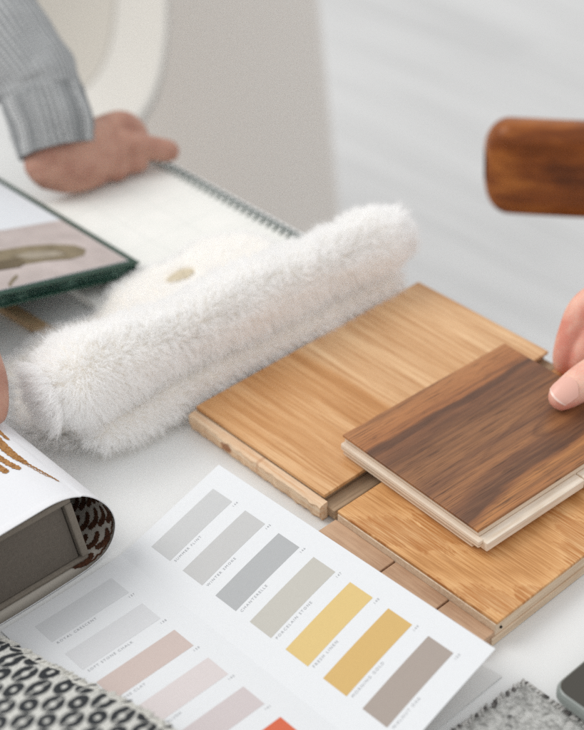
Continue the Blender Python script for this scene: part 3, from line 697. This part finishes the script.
s_top = [S[i] for i in range(len(S)) if prof[i].x > .257][0]     # where the sheet starts to bend down
def stitch(name, col, dark):
    m = Mat(name, .7, .2); p = m.coord(); n = m.noise(p, 1300, 4, .7); n2 = m.noise(p, 500, 2)
    m.color(m.ramp(n*.6+n2*.4, [(.40, dark), (.56, col)])); m.bump(n, .6, .0006); return m.m
M_GOLD = stitch('golden_brown_stitching', lin(178, 132, 82), lin(132, 88, 46)); M_DKB = stitch('dark_brown_stitching', lin(92, 58, 40), lin(56, 34, 24))
def band(line, w, off, mat, name, amp=.0006, freq=2600):
    vs = []; n = len(line)                       # a stitched band following a line of (s, x)
    for i, (s, x) in enumerate(line):
        a = line[max(0, i-1)]; c = line[min(n-1, i+1)]; d = Vector((c[0]-a[0], c[1]-a[1])); d.normalize(); nn = Vector((-d.y, d.x))
        j0 = amp*math.sin(i*2.3)+amp*.6*math.sin(i*5.1); ww = w*(.55+.45*min(1, i/3, (n-1-i)/3))
        for k in (-1, 1):
            q = (s+nn.x*(ww*k+j0), x+nn.y*(ww*k+j0)); vs.append(sheet_pt(q[0], q[1], off))
    return vs, [(2*i, 2*i+2, 2*i+3, 2*i+1) for i in range(n-1)]
def arc_line(pts, n=10): return [(p[0], p[1]) for p in spline([(a, c, 0) for a, c in pts], n)]
b = MB()
def on_top(px, py): p = at(px, py, .0530); return (p.y-.11, p.x)
for q, w in (([(-14, 418), (-2, 432), (9, 444.5), (18, 453), (30, 461)], .0016), ([(-14, 430), (-2, 440), (7, 449), (17, 456), (24, 459)], .0012), ([(-14, 449), (0, 457), (11, 463.5), (23, 468.5)], .0016),
             ([(-14, 460), (0, 467), (5, 470), (10, 473)], .0016), ([(26, 459), (36, 463), (47, 467.5), (56, 471), (63, 474)], .0005), ([(22, 460), (33, 464), (44, 469), (54, 472)], .00025),
             ([(-14, 404), (-4, 416), (6, 428), (12, 434)], .0012)):
    b.add(*band(arc_line([on_top(*k) for k in q]), w, .0003, None, '', .0003))
b.build('embroidery', M_GOLD, t)
b = MB(); sb = s_top+.024
for (s0, s1, x0, w) in [(-.020+.0155*q+.005*(r % 3), -.020+.0155*q+.0125+.005*(r % 3), -.4540-.0054*r, .0016) for r in range(6) for q in range(5)]:
    line = [(sb+s0+(s1-s0)*i/28, x0+.002*math.sin(i*.125)) for i in range(29)]
    vs, fs = band(line, w, -.0009, None, '', .0003); b.add(vs, [f[::-1] for f in fs])
line = [(sb-.022+.07*i/60, SX1-.0018+.0003*math.sin(i*1.7)) for i in range(61)]; vs, fs = band(line, .0005, -.0009, None, '', .0002); b.add(vs, fs)
b.build('reverse_embroidery', M_DKB, t)

# ------------------------------------------------------------------ black and white woven cloth
def woven():
    m = Mat('black_and_white_ring_weave', .85, .1)
    nt = m.nt; p = m.coord('UV'); s = nt.nodes.new('ShaderNodeSeparateXYZ'); nt.links.new(p, s.inputs[0]); x, y = E(nt, s.outputs[0]), E(nt, s.outputs[1])
    v3 = m.vec(x, y, 0.0); w = m.noise(v3, 420, 2); w2 = m.noise(m.vec(x+.3, y+.7, 0.0), 420, 2)
    x = x+(w-.5)*.0009; y = y+(w2-.5)*.0009
    cx = x/.0090; col = cx.floor(); fx = cx.frac()-.5; odd = (col*.5).frac()*2.0     # 0 or 1
    cy = y/.0152+odd*.5; fy = cy.frac()
    bx = fx/.50; by = (fy-.25)/.262; db = (bx*bx+by*by).sqrt()
    ring_b = db.step(.24, .38)*((db*-1.0)+1.0).step(-.06, .08)
    slit = ((fx*1.0-(fy-.25)*1.5).abs()*-1.0+.10).step(0, .06)*((db*-1.0)+.95).step(0, .1)
    sx = fx/.42; sy = (fy-.75)/.232; ds = (sx*sx+sy*sy).sqrt()
    ring_s = ds.step(.20, .34)*((ds*-1.0)+1.0).step(-.06, .08)
    dark = ring_b*(slit*-.8+1.0)+ring_s
    yarn = m.noise(v3, 1500, 3, .7); yx = (x*4200).sin()*.5+.5; yy = (y*3600).sin()*.5+.5
    light = m.ramp(yarn, [(.3, lin(176, 176, 170)), (.6, lin(226, 226, 220))]); dk = m.ramp(yarn, [(.3, lin(30, 33, 36)), (.7, lin(74, 77, 80))])
    m.color(m.mix(dark, light, dk)); m.bump(yarn*.6+yx*yy*.5-dark*.35, .7, .0011); return m.m
t = thing('woven_cloth', 'thick black and white cloth woven with small rings, in the near left corner', 'cloth', (-.36, .17, 0))
pa = at(-12, 628, .008); pb_ = at(90, 683, .024); pc_ = at(200, 745, .042); pd_ = at(300, 800, .05)
edge = spline([at(-90, 590, .004), pa, at(40, 657, .016), pb_, at(140, 706, .034), pc_, pd_], 12)
nt_ = 44; vs = []; uv = []
back = Vector((-.42, -.9, 0)).normalized()       # the cloth runs back towards the viewer and the left
for i, e in enumerate(edge):
    wob = .0010*math.sin(i*2.1)+.0007*math.sin(i*4.7)
    for j in range(nt_):
        u = j/(nt_-1); L = .15*u
        p = e+back*(L-.0)+Vector((0, 0, .018*math.sin(min(1, u*2.2)*math.pi/2)+.012*u)); 
        if j < 4: p += back*wob*(4-j)/4; p.z -= .004*(1-j/4)**2
        p.z += .0008*math.sin(p.x*220)*math.sin(p.y*190)
        vs.append(p); h = Vector((p.x*CU-p.y*SU, p.x*SU+p.y*CU)); uv.append((h.x+.0040, h.y*1.0+p.z*.95+.004))
ne = len(edge); n1 = len(vs); fs = [f[::-1] for f in grid_faces(ne, nt_)]
for i in range(ne):
    for j in range(nt_): q = vs[i*nt_+j].copy(); q.z = max(.0045 if j < 3 else .002, q.z-.0045-(.0 if j < 6 else .01)); vs.append(q); uv.append(uv[i*nt_+j])
fs += [tuple(q+n1 for q in f) for f in grid_faces(ne, nt_)]; fs += [(i*nt_, (i+1)*nt_, (i+1)*nt_+n1, i*nt_+n1) for i in range(ne-1)]
M_WOV = woven(); part('cloth', vs, fs, M_WOV, t, smooth=True, uv=uv)
M_YW = stitch('off_white_yarn', lin(222, 221, 214), lin(180, 178, 170)); M_YB = stitch('black_yarn', lin(66, 68, 72), lin(30, 32, 36))
for mat, nm, ph in ((M_YW, 'white_fringe', 0), (M_YB, 'black_fringe', 1)):
    b = MB()
    for i in range(0, ne-1):
        for k in range(5):
            if (k == 1 and i % 3 == 0) != bool(ph): continue
            f = (k+RNG.random()*.6)/5; p = edge[i].lerp(edge[i+1], f)-Vector((0, 0, .0035)); o_ = -back*RNG.uniform(.0004, .0018)+Vector((RNG.normal(0, .0008), RNG.normal(0, .0008), RNG.uniform(-.0006, .0016)))
            b.tube([p+back*.003+Vector((0, 0, .0016)), p+o_*.6+Vector((0, 0, .0008)), p+o_], [.0008, .0007, .0004], 6)
    b.build(nm, mat, t, smooth=True)

# ------------------------------------------------------------------ grey felt swatch and phone
def felt():
    m = Mat('grey_heather_felt', .95, .05); p = m.coord(); n = m.noise(p, 260, 5, .7); n2 = m.noise(p, 900, 4, .7); n3 = m.noise(p, 70, 2)
    wv = m.noise(m.vec(*m.xyz()), 420, 2, .5); c = m.ramp(n*.35+n2*.3+wv*.3+n3*.1, [(.40, lin(132, 132, 129)), (.50, lin(178, 178, 174)), (.60, lin(214, 214, 210))])
    v = m.noise(m.coord(), 58, 1, .4, 1.2); c = m.mix(v.step(.60, .66)*.75, c, lin(226, 224, 220)); v2 = m.noise(m.vec(*[q+.7 for q in m.xyz()]), 75, 1, .4, 1.0); c = m.mix(v2.step(.64, .69)*.75, c, lin(66, 66, 66))
    m.color(c); m.bump(n2+n, .9, .0012); return m.m
t = thing('felt_swatch', 'grey heather felt swatch with a loose stitched edge, beside the leaflet corner', 'fabric swatch', (-.22, .32, 0))
nu, nv = 50, 70; vs = []; FX0, FY1 = -.2565, .3625
def fe(x, y, z): return Vector((x, y, z))
for k in (0, 1):
    for i in range(nu):
        for j in range(nv):
            x = FX0+.0012*math.sin(j*1.9)*(1-i/nu)**6+.13*i/(nu-1)-.01*(1-j/nv)*(1-i/nu); y = .20+(FY1-.20)*j/(nv-1)+.0009*math.sin(i*1.7)*(j/nv)**8
            e = min(i, nu-1-i, nv-1-j)/2.0; z = .0008 if k else .0022*min(1, .35+.65*min(1, e))+.0006*mnoise.noise(Vector((x*150, y*150, 0)))+.0008
            vs.append(fe(x, y, z))
n1 = nu*nv; rim = [i*nv for i in range(nu)]+[(nu-1)*nv+j for j in range(1, nv)]+[i*nv+nv-1 for i in range(nu-2, -1, -1)]+[j for j in range(nv-2, 0, -1)]
fs = grid_faces(nu, nv)+[tuple(q+n1 for q in f[::-1]) for f in grid_faces(nu, nv)]+[(rim[(i+1) % len(rim)], rim[i], rim[i]+n1, rim[(i+1) % len(rim)]+n1) for i in range(len(rim))]
part('felt', vs, fs, felt(), t, smooth=True)
ME = [MB(), MB()]
def stitch_at(p, d, k):
    n = Vector((-d.y, d.x, 0)); sk = RNG.normal(0, .0004)
    ME[k].tube([p-n*.0012-d*.0007+Vector((0, 0, .0006)), p+d*sk+Vector((0, 0, .0012)), p+n*.0010+d*.0009+Vector((0, 0, .0004))], [.0006, .0009, .0005], 6)
pat = [0, 0, 1, 0, 1, 1, 0, 0, 0, 1, 0, 1, 0, 0, 0, 0, 1]
for i in range(84):
    y = .205+i*.0019+RNG.normal(0, .0003); xo = FX0-.01*(1-(y-.2)/.1625); stitch_at(Vector((xo+.0002+RNG.normal(0, .0004), y, .0012)), Vector((0, 1, 0)), pat[i % 17])
for i in range(40): stitch_at(Vector((FX0+.001+i*.0024+RNG.normal(0, .0004), FY1-.0002, .0010)), Vector((1, 0, 0)), 0 if i % 5 else 1)
ME[0].build('edge_stitch', stitch('light_grey_yarn', lin(206, 204, 200), lin(166, 164, 160)), t, smooth=True); ME[1].build('dark_edge_stitch', stitch('charcoal_yarn', lin(120, 116, 114), lin(70, 67, 66)), t, smooth=True)

t = thing('phone', 'dark phone with a metal rim lying at the right edge by the felt', 'phone', (-.205, .43, 0))
def rrect(x0, x1, y0, y1, r, n=8):
    pts = []
    for cx_, cy_, a0 in ((x1-r, y1-r, 0), (x0+r, y1-r, 90), (x0+r, y0+r, 180), (x1-r, y0+r, 270)):
        for k in range(n+1): a = math.radians(a0+90*k/n); pts.append((cx_+r*math.cos(a), cy_+r*math.sin(a)))
    return pts
def round_slab(x0, x1, y0, y1, r, levels):       # levels: (z, inset)
    vs = []; n = None
    for z, ins in levels:
        q = rrect(x0+ins, x1-ins, y0+ins, y1-ins, r-ins*.6); n = len(q); vs += [(x, y, z) for x, y in q]
    fs = [(k*n+i, k*n+(i+1) % n, (k+1)*n+(i+1) % n, (k+1)*n+i) for k in range(len(levels)-1) for i in range(n)]
    return vs, fs+[tuple(range(n))[::-1], tuple(range((len(levels)-1)*n, len(levels)*n))]
PX, PY = -.2412, .3605
vs, fs = round_slab(PX, PX+.071, PY, PY+.145, .0075, [(.0046, .0024), (.0052, .0008), (.0068, 0), (.0100, 0), (.0116, .0007), (.0122, .0016)])
part('case', vs, fs, plain('grey_green_phone_rim', lin(132, 138, 134), .3, .5, 60, .05), t, smooth=False)
vs, fs = round_slab(PX+.0014, PX+.0696, PY+.0014, PY+.1436, .0064, [(.0122, 0), (.0126, .0003)])
part('screen', vs, fs, plain('dark_glass', lin(64, 61, 54), .12, .5), t)
b = MB(); b.box(PX-.0006, PX+.0004, PY+.035, PY+.046, .0074, .0094, .0003, 1); b.build('side_button', plain('grey_button', lin(110, 115, 112), .35, .5), t)

# ------------------------------------------------------------------ people
def skin_mat(name, base, red, scale=1.0):
    m = Mat(name, .48, .35); p = m.coord(); n = m.noise(p, 90, 4, .6); n2 = m.noise(p, 900, 4, .6); n3 = m.noise(m.vec(*m.xyz()), 35, 2)
    c = m.ramp(n*.5+n3*.5, [(.40, red), (.58, base)]); m.color(c); v = m.voro(p, 1400, 0); m.bump(n2*.5+n*.35+v*.4, .35, .0006)
    m.b.inputs['Subsurface Weight'].default_value = .18; m.b.inputs['Subsurface Radius'].default_value = (.9, .35, .2); m.b.inputs['Subsurface Scale'].default_value = .004
    return m.m
def body(name, chains, mat, parent, voxel=.0011, smooth=5):
    b = MB()
    for ch in chains:
        pts = [c[0] for c in ch]; rad = [c[1] for c in ch]
        sp = spline([tuple(p)+(r,) for p, r in zip(pts, rad)], 7) if len(pts) > 2 else [Vector(tuple(p)+(r,)) for p, r in zip(pts, rad)]
        b.tube([Vector(q[:3]) for q in sp], [q[3] for q in sp], 16)
    inv = MW[parent.name].inverted(); me = bpy.data.meshes.new(name); me.from_pydata([tuple(inv @ v) for v in b.v], [], b.f)
    o = bpy.data.objects.new('tmp', me); COL.objects.link(o)
    bm = bmesh.new(); bm.from_mesh(me); bmesh.ops.recalc_face_normals(bm, faces=bm.faces); bm.to_mesh(me); bm.free()
    r = o.modifiers.new('r', 'REMESH'); r.mode = 'VOXEL'; r.voxel_size = voxel; r.use_smooth_shade = True
    s = o.modifiers.new('s', 'SMOOTH'); s.iterations = smooth; s.factor = .5
    dg = bpy.context.evaluated_depsgraph_get(); me2 = bpy.data.meshes.new_from_object(o.evaluated_get(dg)); bpy.data.objects.remove(o)
    me2.name = name; me2.materials.clear(); me2.materials.append(mat); me2.polygons.foreach_set('use_smooth', [True]*len(me2.polygons))
    o = bpy.data.objects.new(name, me2); COL.objects.link(o); o.parent = parent; MW[o.name] = MW[parent.name]; return o
def nail(parent, base, tip, up, r, half=52, mats=None, white=.2):
    d = (tip-base); L = d.length; d.normalize(); up = (up-d*up.dot(d)).normalized(); s = d.cross(up); nu, nv = 14, 13; vs = []; mi = []
    for i in range(nu):
        f = i/(nu-1); rad = r*(1.0-.10*f**3)
        for j in range(nv):
            g = -1+2*j/(nv-1); k = half*(1-.30*(1-min(1, f/.3))**2); a = math.radians(g*k)
            bend = -.0012*f*f; tipc = -.0028*g*g*max(0, (f-.6)/.4)+(.0022*g*g*(1-f/.25) if f < .25 else 0)
            vs.append(base+d*(L*f+tipc)+up*(rad*math.cos(a)*.98+bend)+s*(rad*math.sin(a)))
    fs = grid_faces(nu, nv)
    mi = [1 if i >= (nu-1)*(1-white)-.5 else 0 for i in range(nu-1) for j in range(nv-1)]
    return part('nail', vs, fs, mats, parent, smooth=True, matidx=mi)
M_SKIN = skin_mat('fair_skin', lin(234, 188, 168), lin(219, 146, 128)); M_SKIN_B = skin_mat('shaded_skin', lin(186, 143, 124), lin(170, 124, 107))  # second skin tone carries the shade on the upper left hand
M_NAIL = plain('pink_nail', lin(228, 178, 162), .35, .35); M_NAILT = plain('white_nail_tip', lin(236, 203, 190), .25, .5)
# right hand
t = thing('person', 'person whose thumb and bent fingers hold the dark walnut sample at the right', 'person', tuple(at(640, 330, .03)))
A_ = at
thumb = [(A_(562.5, 396.5, .0350), .0076), (A_(570, 391, .0366), .0087), (A_(584, 381, .0400), .0095), (A_(604, 367, .0450), .0093), (A_(640, 345, .0540), .0108), (A_(690, 318, .0640), .0150), (A_(740, 290, .07), .019)]
index = [(A_(564.5, 362, .0215), .0068), (A_(567, 351, .0285), .0076), (A_(573, 331, .0400), .0080), (A_(585, 308, .0530), .0088), (A_(612, 290, .0640), .0088), (A_(660, 268, .0720), .0105), (A_(720, 258, .078), .015)]
middle = [(A_(577, 369, .0180), .0066), (A_(583, 356, .0290), .0076), (A_(595, 330, .0430), .0082), (A_(612, 305, .0580), .0088), (A_(640, 285, .0680), .0090), (A_(684, 276, .0740), .0108), (A_(735, 270, .078), .016)]
ring = [(A_(606, 372, .0180), .0064), (A_(612, 352, .0320), .0074), (A_(624, 328, .0460), .0078), (A_(640, 308, .0580), .0084), (A_(664, 292, .0670), .0088), (A_(704, 284, .0730), .0105), (A_(750, 280, .078), .016)]
little = [(A_(640, 372, .0200), .0056), (A_(646, 352, .0330), .0064), (A_(656, 332, .0450), .0068), (A_(668, 316, .0550), .0074), (A_(690, 302, .0640), .0078), (A_(724, 294, .0700), .0100), (A_(765, 290, .077), .015)]
arm = [(A_(735, 278, .076), .020), (A_(790, 272, .085), .024), (A_(850, 262, .095), .025), (A_(980, 240, .12), .032)]
palm = [(A_(690, 285, .070), .015), (A_(740, 285, .074), .019), (A_(790, 275, .083), .023)]
hand = body('hand', [thumb, index, middle, ring, little, arm, palm], M_SKIN, t, .0010, 6)
tb = A_(582.5, 381.5, .0398); tt_ = A_(557.0, 400.2, .0342)
viewer = (CAMPOS-tb).normalized(); axis_ = (tt_-tb).normalized(); upn = (viewer*.75+Vector((0, 0, 1))*.5).normalized()
nail(t, tb+(tt_-tb)*.34, tt_+(tt_-tb)*.17, upn, .0092, 47, [M_NAIL, M_NAILT], .10)

# left arm in a grey sweater
t = thing('person', 'person in a grey ribbed sweater resting a hand on the notebook at the upper left', 'person', tuple(at(60, 170, .03)))
zz = .012
w0 = A_(46, 156, .038)
pal = [[(A_(54, 146, .040), .0165), (A_(80, 143, .037), .0165), (A_(110, 134, .034), .0120)], [(A_(54, 154, .036), .0165), (A_(80, 156, .030), .0160), (A_(112, 148, .028), .0125)], [(A_(46, 164, .030), .0150), (A_(72, 168, .026), .0145), (A_(104, 163, .0225), .0118)]]
fing = [[(A_(106, 142, .032), .0112), (A_(130, 145, .029), .0096), (A_(150, 148, .024), .0088), (A_(168, 151, .020), .0082)],
        [(A_(102, 134, .036), .0128), (A_(122, 127, .036), .0116), (A_(135, 136, .028), .0100), (A_(134, 148, .020), .0085)],
        [(A_(108, 156, .026), .0112), (A_(127, 154, .022), .0100), (A_(138, 160, .0185), .0086), (A_(130, 164, .0165), .0074)],
        [(A_(100, 164, .022), .0108), (A_(114, 165, .019), .0092), (A_(118, 170, .0165), .0078), (A_(108, 172, .0160), .0066)],
        [(A_(48, 172, .026), .0125), (A_(66, 178, .0215), .0105), (A_(84, 178, .0185), .0090), (A_(98, 175, .0170), .0078)]]
dep = lambda p: (p-CAMPOS).dot(FW)
d0 = dep(A_(56, 145, .040))
fore = [(A_(60, 155, .036), .022), (atd(50, 125, d0), .024), (atd(20, 40, d0), .030)]
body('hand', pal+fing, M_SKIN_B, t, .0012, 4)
def knit():
    m = Mat('grey_heather_knit', .95, .05); p = m.coord(); n = m.noise(p, 420, 4, .7); n2 = m.noise(p, 45, 3)
    uvn = m.nt.nodes.new('ShaderNodeSeparateXYZ'); m.nt.links.new(m.coord('UV'), uvn.inputs[0]); u, v = E(m.nt, uvn.outputs[0]), E(m.nt, uvn.outputs[1])
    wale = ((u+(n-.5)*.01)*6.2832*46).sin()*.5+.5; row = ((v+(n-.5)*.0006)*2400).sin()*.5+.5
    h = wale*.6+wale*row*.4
    c = m.ramp(n*.35+n2*.2+wale*.45-.02, [(.30, lin(146, 149, 150)), (.52, lin(176, 178, 179)), (.70, lin(202, 204, 204))]); m.color(c); m.bump(h+n*.5, .9, .0016); return m.m  # wale term paints shade between the ribs into the colour
M_KNIT = knit()
def sleeve(c_pts, radii, ribs, rib_amp, name, nseg=192, ribn=38):
    sp = spline([tuple(p)+(r,) for p, r in zip(c_pts, radii)], 12); vs = []; uv = []; n = len(sp); P3 = [Vector(q[:3]) for q in sp]; run = 0
    for i, q in enumerate(sp):
        if i: run += (P3[i]-P3[i-1]).length
        tng = (P3[min(i+1, n-1)]-P3[max(i-1, 0)]).normalized(); a = tng.cross(FW).normalized(); c = tng.cross(a)
        for k in range(nseg):
            w = 2*math.pi*k/nseg; fold = 0 if ribs else .0022*mnoise.noise(Vector((math.cos(w)*1.6, math.sin(w)*1.6, i*.22)))
            r = q[3]*(1+(rib_amp*math.cos(w*ribn) if ribs else 0))+fold+(-.0012*math.cos(w*2+1)*math.cos(i*.3) if ribs else 0)
            vs.append(P3[i]+(a*math.cos(w)*1.0+c*math.sin(w)*.86)*r); uv.append((k/nseg, run))
    inner = len(vs)
    fs = [(i*nseg+k, i*nseg+(k+1) % nseg, (i+1)*nseg+(k+1) % nseg, (i+1)*nseg+k) for i in range(n-1) for k in range(nseg)]
    for k in range(nseg): vs.append(P3[0]+(vs[k]-P3[0])*.86+(P3[1]-P3[0])*.5); uv.append((k/nseg, 0))
    fs += [(k, inner+k, inner+(k+1) % nseg, (k+1) % nseg) for k in range(nseg)]
    return part(name, vs, fs, M_KNIT, t, smooth=True, uv=uv)
cuff0 = atd(58, 146, d0)
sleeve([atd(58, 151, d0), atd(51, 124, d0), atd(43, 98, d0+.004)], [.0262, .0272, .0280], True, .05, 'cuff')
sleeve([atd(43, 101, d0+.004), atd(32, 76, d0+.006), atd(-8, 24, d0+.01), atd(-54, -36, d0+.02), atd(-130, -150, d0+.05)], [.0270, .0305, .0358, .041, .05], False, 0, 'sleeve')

# fingers at the left edge
t = thing('person', 'person whose fingertip presses the white fur at the left edge', 'person', tuple(at(-20, 390, .05)))
zt = .052
f1 = [(A_(-7, 411, zt), .0078), (A_(-8, 398, zt+.003), .0086), (A_(-12, 372, zt+.010), .0090), (A_(-30, 335, zt+.018), .0095), (A_(-70, 300, zt+.02), .0110), (A_(-130, 290, zt+.02), .016)]
f2 = [(A_(-40, 432, zt-.004), .0078), (A_(-44, 415, zt), .0086), (A_(-52, 385, zt+.008), .0092), (A_(-72, 345, zt+.016), .0096), (A_(-105, 315, zt+.02), .0112), (A_(-150, 300, zt+.02), .016)]
f3 = [(A_(-72, 440, zt-.006), .0076), (A_(-76, 423, zt), .0084), (A_(-86, 392, zt+.008), .0090), (A_(-104, 356, zt+.014), .0094), (A_(-130, 330, zt+.018), .011), (A_(-165, 310, zt+.02), .016)]
f4 = [(A_(-104, 436, zt-.006), .0066), (A_(-108, 420, zt), .0074), (A_(-116, 396, zt+.006), .0080), (A_(-132, 366, zt+.012), .0084), (A_(-150, 342, zt+.016), .010), (A_(-180, 320, zt+.02), .015)]
th = [(A_(-40, 300, zt-.01), .0086), (A_(-56, 288, zt-.006), .0095), (A_(-90, 280, zt), .0105), (A_(-150, 285, zt+.012), .017)]
ar = [(A_(-150, 296, zt+.02), .020), (A_(-210, 290, zt+.03), .024), (A_(-320, 280, zt+.05), .03)]
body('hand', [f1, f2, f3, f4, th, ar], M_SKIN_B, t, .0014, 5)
